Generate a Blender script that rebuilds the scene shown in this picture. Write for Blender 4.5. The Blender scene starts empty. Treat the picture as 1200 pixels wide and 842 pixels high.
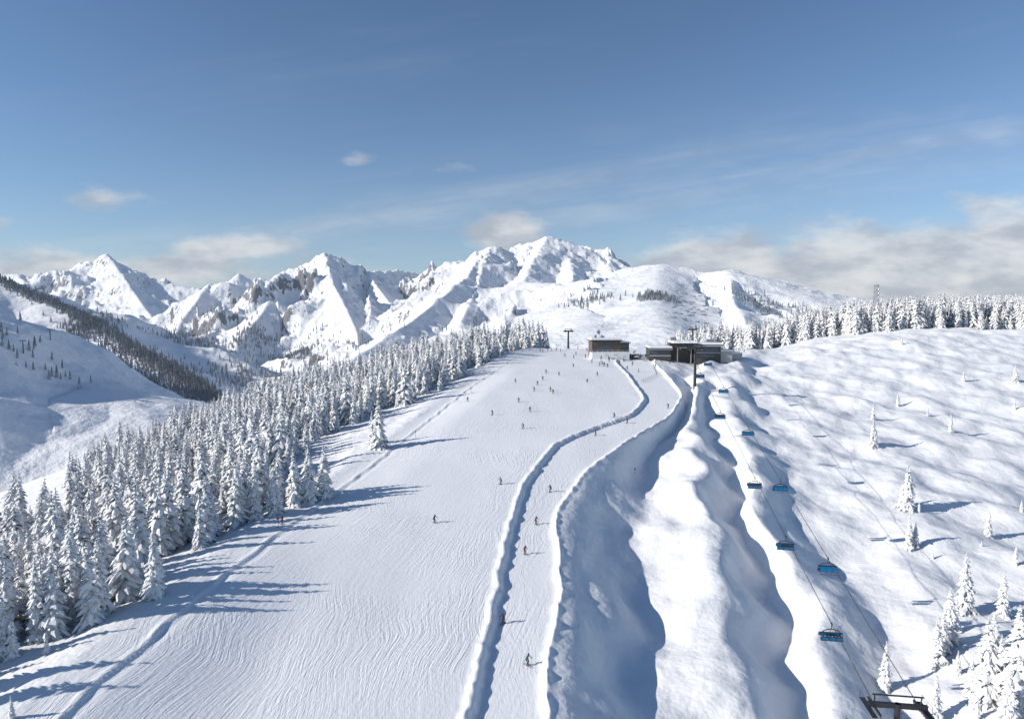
import bpy, math, random
import numpy as np
from mathutils import Vector, Matrix
random.seed(7); rng=np.random.default_rng(7)
scene=bpy.context.scene
# ------------------------------------------------------------------ camera geometry (drone, 24 mm lens)
PITCH=math.atan(56/800.0); CP,SP=math.cos(PITCH),math.sin(PITCH)
def unproject(u,v,D):
    """inverse camera projection: image pixel + assumed depth  ->  world point"""
    a=(u-600)/800.0; b=(421-v)/800.0  # image pixel offsets from the frame centre, in focal lengths
    return (a*D, D*(CP+b*SP), D*(-SP+b*CP))
# ------------------------------------------------------------------ noise
def _hash(ix,iy,seed):
    h=(ix.astype(np.int64)*374761393+iy.astype(np.int64)*668265263+seed*1442695041)&0xFFFFFFFF
    h=((h^(h>>13))*1274126177)&0xFFFFFFFF
    h=h^(h>>16)
    return h
def perlin(x,y,seed=0):
    ix=np.floor(x);iy=np.floor(y);fx=x-ix;fy=y-iy
    ux=fx*fx*fx*(fx*(fx*6-15)+10);uy=fy*fy*fy*(fy*(fy*6-15)+10)
    def g(dx,dy):
        a=(_hash(ix+dx,iy+dy,seed)&1023)*(2*np.pi/1024)
        return np.cos(a)*(fx-dx)+np.sin(a)*(fy-dy)
    n0=g(0,0)*(1-ux)+g(1,0)*ux
    n1=g(0,1)*(1-ux)+g(1,1)*ux
    return (n0*(1-uy)+n1*uy)*1.5
def fbm(x,y,o=4,seed=0,gain=.5):
    s=np.zeros_like(x);a=1
    for i in range(o):
        s+=a*perlin(x*2**i+i*17.3,y*2**i-i*9.1,seed+i);a*=gain
    return s
def ridged(x,y,o=6,seed=0,gain=.5):
    s=np.zeros_like(x);a=1;w=1
    for i in range(o):
        n=1-np.abs(perlin(x*2**i+i*7.7,y*2**i+i*3.1,seed+i))*1.6
        n=np.clip(n,0,1)**2
        s+=a*n*w; w=np.clip(n*1.3,0.15,1); a*=gain
    return s
def sm(a,b,x):
    t=np.clip((x-a)/(b-a),0,1);return t*t*(3-2*t)
# ------------------------------------------------------------------ near terrain : lofted feature lines
Vb=[385,400,410,425,450,482,520,563,608,660,725,780,842,1000]
Db=[520,450,420,380,320,265,222,190,165,141,122,107,95,72]
def DB(v): return float(np.interp(v,Vb,Db))
def auto(l): return [(u,v,DB(v)) for u,v in l]
F=[
 # piste left edge
 [(30,842,90),(120,765,104),(200,700,122),(330,607,165),(400,560,195),(480,500,250),(540,455,320),(598,416,400),(625,407,450),(600,420,600)],
 # crown of the piste
 auto([(300,842),(400,660),(480,563),(550,482),(620,425)])+[(655,408,450),(650,412,600)],
 # berm line between the piste and the lane
 auto([(545,842),(562,780),(577,720),(592,640),(612,570),(650,520),(700,499),(738,488),(757,468),(735,437),(722,425)])+[(725,408,450),(720,412,600)],
 # outer edge of the lane
 auto([(638,842),(636,780),(656,700),(652,640),(648,600),(688,548),(735,515),(786,486),(800,462),(782,440),(765,425)])+[(770,408,450),(770,412,600)],
 # gully 1
 [(768,842,110),(752,700,150),(748,630,178),(756,560,218),(778,510,262),(806,474,312),(812,432,380),(820,409,450),(810,412,600)],
 # rib 1
 [(880,842,102),(850,700,137),(828,600,174),(806,520,226),(812,480,272),(822,440,345),(840,410,440),(830,412,600)],
 # gully 2
 [(938,842,114),(908,700,153),(868,600,198),(838,520,250),(832,480,294),(840,440,352),(860,410,445),(850,412,600)],
 # lift rib
 [(1000,842,104),(957,700,140),(905,600,178),(872,520,232),(862,480,280),(855,440,350),(880,409,440),(870,411,600)],
 # gully 3
 [(1058,842,113),(1018,700,152),(962,600,195),(912,520,252),(890,480,300),(885,436,382),(905,410,445),(900,407,600)],
 [(1200,842,108),(1150,700,150),(1080,600,195),(1020,520,260),(985,460,335),(965,420,400),(955,402,450),(960,388,600)],
 [(1500,842,112),(1400,700,155),(1280,600,205),(1200,500,285),(1140,430,370),(1105,387,460),(1100,374,600)],
 [(2200,842,112),(1900,700,155),(1600,600,205),(1450,500,285),(1350,430,370),(1290,389,460),(1300,374,600)],
]
DZ=[0,0,0,0,1.7,-2.3,-.6,-3.1,-2.2,0,0,0]
YG=np.arange(20,700,1.0)
FX=[];FZ=[]
k=np.exp(-0.5*(np.arange(-18,19)/5.0)**2);k/=k.sum()
for j,f in enumerate(F):
    P=np.array([unproject(*p) for p in f]); P=P[np.argsort(P[:,1])]
    fx=np.interp(YG,P[:,1],P[:,0]);fz=np.interp(YG,P[:,1],P[:,2])
    fx=np.convolve(np.pad(fx,18,mode='edge'),k,'valid');fz=np.convolve(np.pad(fz,18,mode='edge'),k,'valid')
    fz=fz+DZ[j]*(1-sm(230,360,YG))
    FX.append(fx);FZ.append(fz)
FX=np.array(FX);FZ=np.array(FZ)
for i in range(1,len(FX)): FX[i]=np.maximum(FX[i],FX[i-1]+2.0)
def near(x,y):
    yc=np.clip(y,20,699)
    K=len(FX)
    X=np.array([np.interp(yc,YG,FX[i]) for i in range(K)]);Z=np.array([np.interp(yc,YG,FZ[i]) for i in range(K)])
    d=(Z[1:]-Z[:-1])/(X[1:]-X[:-1])
    M=np.zeros_like(X)
    same=(d[1:]*d[:-1])>0
    M[1:-1]=np.where(same,2*d[1:]*d[:-1]/np.where(same,d[1:]+d[:-1],1),0)
    M[0]=-0.02;M[-1]=0
    x_true=x
    wr=sm(4,14,x-X[3])*(1-sm(380,430,y))
    x=x+wr*(5.5*perlin(x/27.,y/22.,301)+1.6*perlin(x/12.,y/11.,303))
    z=np.zeros_like(x)
    for i in range(K-1):
        m=(x>=X[i])&(x<X[i+1]) if i<K-2 else (x>=X[i])
        if not m.any(): continue
        h=(X[i+1]-X[i])[m];t=(x[m]-X[i][m])/h
        t1=np.clip(t,0,1)
        zz=(2*t1**3-3*t1**2+1)*Z[i][m]+(t1**3-2*t1**2+t1)*h*M[i][m]+(-2*t1**3+3*t1**2)*Z[i+1][m]+(t1**3-t1**2)*h*M[i+1][m]
        zz=zz-0.06*np.maximum(t-1,0)*h
        z[m]=zz
    x=x_true
    m=x<X[0]
    q=(X[0]-x)
    left=Z[0]-(0.15*q+0.0004*q*q)*sm(0,12,q)
    z=np.where(m,left,z)
    # lane cut and banks
    vis=sm(450,380,y)
    s1=x-X[2]; s2=x-X[3]
    wob=0.45*perlin(y/7.0,x/30.0,5)+.35*perlin(y/2.3,x/9.,6)
    lane=sm(0.1,1.2,s1+wob)*sm(0.5,-0.5,s2+wob)
    z=z-0.70*lane*vis
    z=z+0.62*np.exp(-((s1+0.3+wob)/0.75)**2)*vis*(0.75+.6*perlin(y/2.6,x*0,8))
    z=z+0.55*np.exp(-((s2-0.3+wob)/0.8)**2)*vis*(0.8+.7*perlin(y/3.0,x*0,9))
    # piste edge bank at the left
    s0=x-X[0]
    z=z+(0.38*np.exp(-((s0-4.0+.8*perlin(y/9.0,x*0,12))/0.55)**2)-0.22*np.exp(-((s0-5.1+.8*perlin(y/9.0,x*0,12))/.8)**2))*sm(420,330,y)*(.8+.5*perlin(y/5.,x*0,14))
    # off-piste modulation
    off=np.clip(sm(0.5,8,s2)+sm(-2,-12,s0),0,1)
    R=sm(0,20,x-X[8])
    z=z+off*(0.6*fbm(x/15.,y/18.,3,21))
    z=z+R*(1.5*perlin((x+y*.35)/19.,y/30.,31)+0.8*perlin((x-.3*y)/13.,y/12.,33)+1.2*fbm(x/27.+5,y/23.,3,36))*sm(520,430,y)
    z=z+0.14*perlin(x/14.,y/40.,41)*(1-off)
    z=z+1.4*sm(3,12,s2)*(1-R)*fbm(x/17.,y/20.,2,51)*sm(430,380,y)
    e=np.maximum(y-600,0)
    z=z-0.32*e
    z=z-0.0012*np.maximum(-y+20,0)**2
    g=sm(-4,0.5,s0)*(1-sm(-0.5,0.8,s2))
    return z,g,s0
# ------------------------------------------------------------------ far terrain : ridge lines
RID=[
 ([(-900,330,6500),(-500,320,6500),(-300,330,6500),(-60,318,6200),(20,320,6000),(45,326,6000),(62,314,6000),(78,320,5950),(95,308,5900),(105,313,5850),(125,297,5800),(148,317,5700),(165,322,5650),(185,329,5600),(235,338,5500),(300,346,5600),(330,345,5800)],.58,1),
 ([(125,297,5800),(160,345,5000),(180,375,4400),(215,400,3900)],.48,1),
 ([(95,308,5900),(90,345,5200),(80,370,4600)],.5,1),
 ([(20,322,6000),(60,352,5000),(100,385,4200)],.48,1),
 ([(190,372,3700),(225,345,3700),(246,331,3650),(268,331,3600),(300,336,3700),(330,321,3650),(345,315,3650),(366,306,3600),(380,296,3600),(394,309,3600),(410,317,3650),(430,318,3700),(465,316,3900),(500,322,4300),(540,318,4600),(590,310,4700)],.56,1),
 ([(380,296,3600),(392,335,3200),(410,370,2750),(425,405,2400)],.50,1),
 ([(430,318,3700),(455,350,3200),(462,375,2700)],.50,1),
 ([(345,315,3650),(310,360,3000),(280,400,2600),(265,440,2250)],.47,.95),
 ([(246,331,3650),(215,370,3200),(200,405,2800),(190,430,2500)],.47,.95),
 ([(400,430,1500),(440,403,1800),(480,375,2200),(520,345,2700),(548,322,3200),(565,298,3800),(580,288,4000),(600,296,4050),(612,291,4050),(622,295,4100),(632,284,4150),(642,277,4200),(653,286,4200),(664,288,4200),(672,296,4150),(690,304,4100),(701,303,4150),(712,297,4200),(726,305,4200),(745,322,4300),(800,332,4300)],.42,.97),
 ([(642,277,4200),(622,310,3600),(608,345,2800),(590,385,1900),(600,410,1300)],.35,.8),
 ([(665,289,4200),(672,318,3500),(668,340,2900)],.38,.9),
 ([(712,297,4200),(716,316,3600),(722,330,3000)],.38,.9),
 ([(572,294,3850),(555,345,2900),(540,375,2200)],.36,.9),
 ([(610,330,3000),(660,330,2900),(700,326,2800),(740,312,2750),(775,310,2700),(800,314,2650),(830,321,2600),(855,316,2500),(872,321,2450),(890,337,2350),(915,353,2250),(945,368,2150),(990,385,2000),(1040,400,1900)],.28,.6),
 ([(700,326,2800),(690,360,2000),(700,392,1250)],.24,.4),
 ([(775,310,2700),(765,350,1900),(780,390,1150)],.24,.4),
 ([(855,316,2500),(860,350,1900),(880,385,1300)],.34,.95),
 ([(-1200,150,2600),(-500,235,2500),(-200,290,2300),(0,328,2100),(60,352,2000),(130,386,1850),(200,428,1650),(262,468,1450)],.42,.5),
 ([(0,330,2100),(-60,400,1600),(-60,440,1300)],.4,.5),
 ([(-400,225,980),(-430,215,1180),(-500,215,1500)],.52,.30),  # hill with unseen crest at left, added to throw shadow into the valley
 ([(60,440,1080),(110,455,1000),(150,478,930),(190,520,860)],.30,.3),
 ([(220,348,8500),(262,332,8500),(280,320,8500),(295,330,8500),(330,345,8500)],.6,1),
 ([(850,362,9500),(895,350,9500),(925,334,9500),(950,352,9500),(1050,362,9500),(1200,358,10500),(1500,355,10500)],.5,1),
 ([(1000,400,2500),(1250,360,3200),(1600,340,3600),(2200,330,4000)],.4,.8),
]
RIDW=[(np.array([unproject(*p) for p in r[0]]),r[1],r[2]) for r in RID]
def far(x,y):
    wx=x+80*fbm(x/480.,y/480.,4,61);wy=y+80*fbm(x/480.,y/480.,4,71)
    best=np.full_like(x,-1e9);dm=np.full_like(x,1e9);rg=np.zeros_like(x)
    for P,s,ro in RIDW:
        h=np.full_like(x,-1e9);dd=np.full_like(x,1e9)
        ep=4+60*(1-ro)
        for i in range(len(P)-1):
            a=P[i];b=P[i+1];ab=b[:2]-a[:2];L=ab@ab
            t=np.clip(((x-a[0])*ab[0]+(y-a[1])*ab[1])/L,0,1)
            tw=np.clip(((wx-a[0])*ab[0]+(wy-a[1])*ab[1])/L,0,1)
            d=np.hypot(x-(a[0]+t*ab[0]),y-(a[1]+t*ab[1]))
            dw=np.hypot(wx-(a[0]+tw*ab[0]),wy-(a[1]+tw*ab[1]))
            w=sm(10,170,d)
            de=d*(1-w)+dw*w
            de=np.sqrt(de*de+ep*ep)-ep
            z=(a[2]+t*(b[2]-a[2]))-s*de*(1+0.18*np.clip(1-de/400,0,1))
            m=z>h
            h=np.where(m,z,h);dd=np.minimum(dd,d)
        m=h>best
        kk=9.0
        mx=np.maximum(h,best);mn=np.minimum(h,best)
        rg=np.where(m,ro,rg);dm=np.where(m,dd,dm)
        best=mx+kk*np.log1p(np.exp(-np.clip((mx-mn)/kk,0,40)))*0.6
    floor=-300+40*fbm(x/900.,y/900.,3,81)
    mx=np.maximum(best,floor);mn=np.minimum(best,floor);z=mx+20*np.log1p(np.exp(-np.clip((mx-mn)/20,0,40)))
    r2=rg*rg
    amp=(6+0.29*np.minimum(dm,380))*r2+3
    rr=ridged(wx/520.,wy/520.,6,91,.5)
    z=z+amp*(rr-1.05)*0.95
    z=z+r2*13*(ridged(x/130.,y/130.,4,97)-.8)*sm(0,100,dm)
    z=z+r2*(13*perlin(x/40.,y/40.,101)+7*perlin(x/18.,y/18.,103))*np.exp(-dm/50.)*sm(60,220,z)
    return z
def H(x,y,full=False):
    x=np.atleast_1d(np.asarray(x,float));y=np.atleast_1d(np.asarray(y,float))
    zn,g,s0=near(x,y)
    zn=np.where((y<620)&(x>-420),zn,np.maximum(zn,-900))
    zf=np.full_like(x,-1e6)
    m=(y>560)|(x<-230)|(x>350)
    if m.any(): zf[m]=far(x[m],y[m])
    zf=np.where((y<720)&(x>-300),np.minimum(zf,zn-8),zf)
    mx=np.maximum(zn,zf);mn=np.minimum(zn,zf);kk=6.
    z=mx+kk*np.log1p(np.exp(-np.clip((mx-mn)/kk,0,40)))*(mn>-1e5)
    if full: return z,g*(zn>zf),s0,(zn<zf).astype(float)
    return z
def ground(x,y): return float(H(x,y)[0])
_D=np.geomspace(80,900,2500)
def hit(u,v):
    a=(u-600)/800.0; b=(421-v)/800.0
    xs=a*_D;ys=_D*(CP+b*SP);zs=_D*(-SP+b*CP)
    hz=H(xs,ys);i=np.argmax(hz>=zs)
    if not (hz>=zs).any(): i=len(_D)-1
    return float(xs[i]),float(ys[i]),float(hz[i]),float(_D[i])
# ------------------------------------------------------------------ node helpers
def newmat(name):
    m=bpy.data.materials.new(name);m.use_nodes=True;nt=m.node_tree;nt.nodes.clear()
    out=nt.nodes.new('ShaderNodeOutputMaterial');b=nt.nodes.new('ShaderNodeBsdfPrincipled')
    nt.links.new(b.outputs[0],out.inputs[0]);return m,nt,b,out
class NB:
    def __init__(s,nt): s.nt=nt
    def n(s,t,**k):
        o=s.nt.nodes.new(t)
        for a,b in k.items(): setattr(o,a,b)
        return o
    def put(s,sock,v):
        if isinstance(v,bpy.types.NodeSocket): s.nt.links.new(v,sock)
        elif v is not None: sock.default_value=v
    def m(s,op,a,b=None,c=None,clamp=False):
        o=s.n('ShaderNodeMath',operation=op,use_clamp=clamp)
        s.put(o.inputs[0],a);s.put(o.inputs[1],b)
        if c is not None: s.put(o.inputs[2],c)
        return o.outputs[0]
    def mr(s,v,a,b,c=0.,d=1.,smooth=True):
        o=s.n('ShaderNodeMapRange',interpolation_type='SMOOTHSTEP' if smooth else 'LINEAR')
        s.put(o.inputs[0],v);o.inputs[1].default_value=a;o.inputs[2].default_value=b;o.inputs[3].default_value=c;o.inputs[4].default_value=d
        return o.outputs[0]
    def noise(s,vec,scale,detail=3,rough=.5):
        o=s.n('ShaderNodeTexNoise');s.put(o.inputs['Vector'],vec);o.inputs['Scale'].default_value=scale;o.inputs['Detail'].default_value=detail;o.inputs['Roughness'].default_value=rough
        return o.outputs[0]
    def comb(s,x,y,z):
        o=s.n('ShaderNodeCombineXYZ');s.put(o.inputs[0],x);s.put(o.inputs[1],y);s.put(o.inputs[2],z);return o.outputs[0]
    def mix(s,f,a,b):
        o=s.n('ShaderNodeMix',data_type='RGBA');s.put(o.inputs[0],f);s.put(o.inputs[6],a);s.put(o.inputs[7],b);return o.outputs[2]
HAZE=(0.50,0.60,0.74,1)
def paint_haze(nb,bsdf,out,L=38000.):  # aerial haze painted in as bluish emission, stronger with distance from origin
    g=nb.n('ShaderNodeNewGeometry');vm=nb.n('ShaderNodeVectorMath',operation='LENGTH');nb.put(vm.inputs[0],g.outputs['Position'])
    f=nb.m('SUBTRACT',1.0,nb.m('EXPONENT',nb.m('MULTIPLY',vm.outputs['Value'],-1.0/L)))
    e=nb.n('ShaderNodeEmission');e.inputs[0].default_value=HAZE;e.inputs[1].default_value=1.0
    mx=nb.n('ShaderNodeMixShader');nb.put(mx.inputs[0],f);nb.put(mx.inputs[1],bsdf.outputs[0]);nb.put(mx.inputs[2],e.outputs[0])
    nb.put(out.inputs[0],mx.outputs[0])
def simple(name,col,rough=.6,metal=0.,vary=.15,scale=3.):
    m,nt,b,out=newmat(name);nb=NB(nt)
    tc=nb.n('ShaderNodeTexCoord');n=nb.noise(tc.outputs['Object'],scale,3)
    c1=tuple(c*(1-vary) for c in col)+(1,);c2=tuple(min(1,c*(1+vary)) for c in col)+(1,)
    nb.put(b.inputs['Base Color'],nb.mix(n,c1,c2));b.inputs['Roughness'].default_value=rough;b.inputs['Metallic'].default_value=metal
    return m
# ------------------------------------------------------------------ terrain materials
def terrain_mat_near():
    mt,nt,b,out=newmat('snow_field');nb=NB(nt)
    geo=nb.n('ShaderNodeNewGeometry');pos=geo.outputs['Position'];sp=nb.n('ShaderNodeSeparateXYZ');nb.put(sp.inputs[0],pos)
    at=nb.n('ShaderNodeAttribute',attribute_name='groom');ac=nb.n('ShaderNodeAttribute',attribute_name='across')
    groom=at.outputs['Fac'];across=ac.outputs['Fac'];py=sp.outputs[1]
    warp=nb.m('MULTIPLY',nb.m('SUBTRACT',nb.noise(pos,.028,2,.5),.5),20.)
    ac2=nb.m('ADD',across,warp)
    tv=nb.comb(nb.m('MULTIPLY',ac2,3.2),nb.m('MULTIPLY',py,0.05),0.)
    tv2=nb.comb(nb.m('ADD',nb.m('MULTIPLY',ac2,1.7),nb.m('MULTIPLY',py,.22)),nb.m('MULTIPLY',py,0.06),3.)
    tv3=nb.comb(nb.m('SUBTRACT',nb.m('MULTIPLY',across,2.0),nb.m('MULTIPLY',py,.34)),nb.m('MULTIPLY',py,0.06),9.)
    tracks=nb.m('ADD',nb.m('ADD',nb.noise(tv,1.0,3,.65),nb.noise(tv2,1.0,3,.65)),nb.noise(tv3,1.,3,.65))
    fine=nb.noise(pos,1.3,4,.62);med=nb.noise(pos,.2,3,.55)
    patch=nb.mr(nb.noise(pos,.035,2,.5),.35,.65,.30,1.)
    hh=nb.m('ADD',nb.m('MULTIPLY',nb.m('MULTIPLY',nb.m('MULTIPLY',tracks,groom),.145),patch),nb.m('ADD',nb.m('MULTIPLY',fine,.09),nb.m('MULTIPLY',nb.m('MULTIPLY',med,nb.m('SUBTRACT',1.0,groom)),.8)))
    bp=nb.n('ShaderNodeBump');bp.inputs['Strength'].default_value=.9;bp.inputs['Distance'].default_value=1.;nb.put(bp.inputs['Height'],hh)
    nb.put(b.inputs['Normal'],bp.outputs[0])
    snow=nb.mix(nb.noise(pos,.05,2),(0.86,0.86,0.86,1),(0.92,0.912,0.90,1))
    snow=nb.mix(nb.m('MULTIPLY',nb.mr(tracks,1.3,1.75),nb.m('MULTIPLY',groom,.45)),snow,(0.79,0.80,0.82,1))
    nb.put(b.inputs['Base Color'],snow)
    b.inputs['Roughness'].default_value=.75;b.inputs['Specular IOR Level'].default_value=.2
    return mt
def terrain_mat_far():
    mt,nt,b,out=newmat('alpine_snow_and_rock');nb=NB(nt)
    geo=nb.n('ShaderNodeNewGeometry');pos=geo.outputs['Position'];sp=nb.n('ShaderNodeSeparateXYZ');nb.put(sp.inputs[0],pos)
    nrm=nb.n('ShaderNodeSeparateXYZ');nb.put(nrm.inputs[0],geo.outputs['Normal'])
    farn=nb.noise(pos,.03,5,.6)
    bp=nb.n('ShaderNodeBump');bp.inputs['Strength'].default_value=.8;bp.inputs['Distance'].default_value=1.;nb.put(bp.inputs['Height'],nb.m('MULTIPLY',farn,8.))
    nb.put(b.inputs['Normal'],bp.outputs[0])
    rk=nb.noise(nb.comb(sp.outputs[0],nb.m('MULTIPLY',sp.outputs[1],.6),nb.m('MULTIPLY',sp.outputs[2],.35)),.045,7,.75)
    alt=nb.mr(sp.outputs[2],-150,350,-.05,.05)
    rv=nb.m('ADD',nb.m('MULTIPLY',nb.m('SUBTRACT',rk,.5),1.5),nb.m('SUBTRACT',nrm.outputs[2],alt))
    rockf=nb.mr(rv,.575,.515,0,1)
    rock=nb.mix(rk,(0.08,0.08,0.095,1),(0.28,0.28,0.29,1))
    nb.put(b.inputs['Base Color'],nb.mix(rockf,(0.905,0.90,0.895,1),rock))
    b.inputs['Roughness'].default_value=.8;b.inputs['Specular IOR Level'].default_value=.15
    paint_haze(nb,b,out);return mt
# ------------------------------------------------------------------ terrain sheet
ang=np.radians(np.concatenate([np.linspace(-86,-43,130,endpoint=False),np.linspace(-43,43,1150,endpoint=False),np.linspace(43,80,90)]))
rad=np.concatenate([np.geomspace(28,13000,1050),np.geomspace(14000,90000,14)])
A,R=np.meshgrid(ang,rad)
X=(R*np.sin(A)).ravel();Y=(R*np.cos(A)).ravel()
Z,G,S0,FM=H(X,Y,True)
na,nr=len(ang),len(rad)
me=bpy.data.meshes.new('snow_terrain')
me.vertices.add(na*nr);me.vertices.foreach_set('co',np.stack([X,Y,Z],1).astype(np.float32).ravel())
i=np.arange(na*nr).reshape(nr,na)
q=np.stack([i[:-1,:-1],i[:-1,1:],i[1:,1:],i[1:,:-1]],-1).reshape(-1,4)
q=q[:,::-1]
me.loops.add(q.size);me.loops.foreach_set('vertex_index',q.astype(np.int32).ravel())
me.polygons.add(len(q));me.polygons.foreach_set('loop_start',np.arange(0,q.size,4,dtype=np.int32))
try: me.polygons.foreach_set('loop_total',np.full(len(q),4,dtype=np.int32))
except Exception: pass
me.update(calc_edges=True)
me.polygons.foreach_set('use_smooth',np.ones(len(q),bool))
for nm,arr in (('groom',G),('across',S0)):
    a=me.attributes.new(nm,'FLOAT','POINT');a.data.foreach_set('value',arr.astype(np.float32))
me.materials.append(terrain_mat_near());me.materials.append(terrain_mat_far())
isf=((Y[q[:,0]]>640)|((FM[q[:,0]]>.5)&(X[q[:,0]]<-230))|((X[q[:,0]]<-520)|(X[q[:,0]]>520)))
me.polygons.foreach_set('material_index',isf.astype(np.int32))
me.validate()
terr=bpy.data.objects.new('snow_terrain',me);scene.collection.objects.link(terr)
if me.polygons[na*500].normal.z<0: me.flip_normals()
# ------------------------------------------------------------------ mesh builder
class MB:
    def __init__(s): s.v=[];s.f=[];s.m=[]
    def add(s,vs,fs,mi=0,M=None):
        o=len(s.v)
        for p in vs: s.v.append(tuple(M@Vector(p)) if M else tuple(p))
        for f in fs: s.f.append(tuple(o+j for j in f));s.m.append(mi)
    def box(s,c,d,mi=0,M=None,taper=1.0):
        x,y,z=c;a,b_,h=d[0]/2,d[1]/2,d[2]/2;t=taper
        vs=[(x-a,y-b_,z-h),(x+a,y-b_,z-h),(x+a,y+b_,z-h),(x-a,y+b_,z-h),(x-a*t,y-b_*t,z+h),(x+a*t,y-b_*t,z+h),(x+a*t,y+b_*t,z+h),(x-a*t,y+b_*t,z+h)]
        s.add(vs,[(0,3,2,1),(4,5,6,7),(0,1,5,4),(1,2,6,5),(2,3,7,6),(3,0,4,7)],mi,M)
    def tube(s,p,q,r,r2=None,n=8,mi=0,M=None):
        r2=r if r2 is None else r2
        p=Vector(p);q=Vector(q);w=(q-p).normalized();u=w.orthogonal().normalized();t=w.cross(u)
        vs=[p+(u*math.cos(2*math.pi*i/n)+t*math.sin(2*math.pi*i/n))*r for i in range(n)]+[q+(u*math.cos(2*math.pi*i/n)+t*math.sin(2*math.pi*i/n))*r2 for i in range(n)]
        fs=[(i,(i+1)%n,n+(i+1)%n,n+i) for i in range(n)]+[tuple(reversed(range(n))),tuple(range(n,2*n))]
        s.add(vs,fs,mi,M)
    def prof(s,pts,x0,x1,mi=0,M=None):
        n=len(pts);vs=[(x0,y,z) for y,z in pts]+[(x1,y,z) for y,z in pts]
        fs=[(i,(i+1)%n,n+(i+1)%n,n+i) for i in range(n)]+[tuple(reversed(range(n))),tuple(range(n,2*n))]
        s.add(vs,fs,mi,M)
    def mesh(s,name,mats,smooth=False):
        me=bpy.data.meshes.new(name);me.from_pydata(s.v,[],s.f)
        for m in mats: me.materials.append(m)
        me.polygons.foreach_set('material_index',s.m)
        if smooth: me.polygons.foreach_set('use_smooth',[True]*len(s.f))
        me.update();return me
def link(name,me,loc=(0,0,0),rz=0,sc=1,parent=None):
    o=bpy.data.objects.new(name,me);scene.collection.objects.link(o)
    o.location=loc;o.rotation_euler=(0,0,rz);o.scale=(sc,sc,sc) if not isinstance(sc,tuple) else sc
    if parent: o.parent=parent
    return o
def empty(name,loc,rz=0):
    o=bpy.data.objects.new(name,None);scene.collection.objects.link(o);o.location=loc;o.rotation_euler=(0,0,rz);o.empty_display_size=.5;return o
# ------------------------------------------------------------------ trees
def treemat(name,dark,snowc,thr,far_=False):
    m,nt,b,out=newmat(name);nb=NB(nt)
    g=nb.n('ShaderNodeNewGeometry');s=nb.n('ShaderNodeSeparateXYZ');nb.put(s.inputs[0],g.outputs['Normal'])
    tc=nb.n('ShaderNodeTexCoord');n=nb.noise(tc.outputs['Object'],24,3,.7)
    f=nb.m('ADD',s.outputs[2],nb.m('MULTIPLY',nb.m('SUBTRACT',n,.5),2.0))
    f=nb.mr(f,thr-.25,thr+.25)
    oi=nb.n('ShaderNodeObjectInfo')
    dk=nb.mix(oi.outputs['Random'],dark+(1,),tuple(c*1.7 for c in dark)+(1,))
    nb.put(b.inputs['Base Color'],nb.mix(f,dk,snowc+(1,)));b.inputs['Roughness'].default_value=.85;b.inputs['Specular IOR Level'].default_value=.1
    if far_: paint_haze(nb,b,out)
    return m
M_tree=treemat('snow_laden_spruce',(0.09,0.095,0.09),(0.88,0.875,0.87),-.46)
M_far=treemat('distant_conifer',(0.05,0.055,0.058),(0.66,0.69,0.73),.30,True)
M_bark=simple('bark',(0.10,0.085,0.07),.9)
def spruce(seed,R=.19,layers=28,sub=True,bare=0.0):
    r_=random.Random(seed);mb=MB()
    lean=(r_.uniform(-.015,.015),r_.uniform(-.015,.015))
    mb.tube((0,0,-.06),(lean[0]*.5,lean[1]*.5,.5),.017,.010,7,1);mb.tube((lean[0]*.5,lean[1]*.5,.5),(lean[0],lean[1],.985),.010,.002,6,1)
    def clump(base,az,L,pitch,w,mi=0):
        st=[(0,.35),(.35,1.),(.72,.8),(1.,.12)]
        ca,sa=math.cos(az),math.sin(az);vs=[]
        for t,wi in st:
            d=L*t;dz=-d*math.tan(pitch)*(.6+.4*t)+.0;ww=w*wi*r_.uniform(.75,1.25)
            cx,cy,cz=base[0]+ca*d,base[1]+sa*d,base[2]+dz
            th=ww*.55
            vs+=[(cx,cy,cz+th*1.1),(cx-sa*ww,cy+ca*ww,cz-th*.3),(cx,cy,cz-th*.9),(cx+sa*ww,cy-ca*ww,cz-th*.3)]
        vs=[(x+r_.uniform(-1,1)*w*.15,y+r_.uniform(-1,1)*w*.15,z+r_.uniform(-1,1)*w*.15) for x,y,z in vs]
        fs=[]
        for k in range(3):
            for j in range(4): fs.append((4*k+j,4*k+(j+1)%4,4*k+4+(j+1)%4,4*k+4+j))
        fs.append((12,13,14,15))
        mb.add(vs,fs,mi)
    for i in range(layers):
        z=.05+.93*(i/(layers-1))**.93
        r=R*((1-z)**.78)*(1+.22*math.sin(i*2.1+seed)*r_.uniform(.3,1))+.010
        n=int(5+7*(1-z));ph=r_.uniform(0,6.28)
        asym=r_.uniform(0,6.28)
        for kx in range(n):
            if r_.random()<.10+bare: continue
            az=ph+6.283*kx/n+r_.uniform(-.25,.25)
            L=r*r_.uniform(.62,1.2)*(1+.12*math.cos(az-asym));pt=math.radians(r_.uniform(18,42))*(1 if z<.85 else .6)
            w=min(.045,L*.30)*r_.uniform(.7,1.2)+.004
            bz=z+r_.uniform(-.012,.012)
            clump((lean[0]*z,lean[1]*z,bz),az,L,pt,w)
            if sub and L>.05:
                for sgn in (-1,1):
                    t=r_.uniform(.35,.65);d=L*t
                    bb=(lean[0]*z+math.cos(az)*d,lean[1]*z+math.sin(az)*d,bz-d*math.tan(pt)*(.6+.4*t))
                    clump(bb,az+sgn*r_.uniform(.5,.9),L*r_.uniform(.3,.45),pt*1.3,w*.55)
    return mb.mesh('spruce_crown_%d'%seed,[M_tree,M_bark])
TREES=[spruce(11,.17),spruce(12,.20),spruce(13,.155),spruce(14,.22,26),spruce(15,.18,30,True,.08),spruce(16,.14)]
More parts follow.
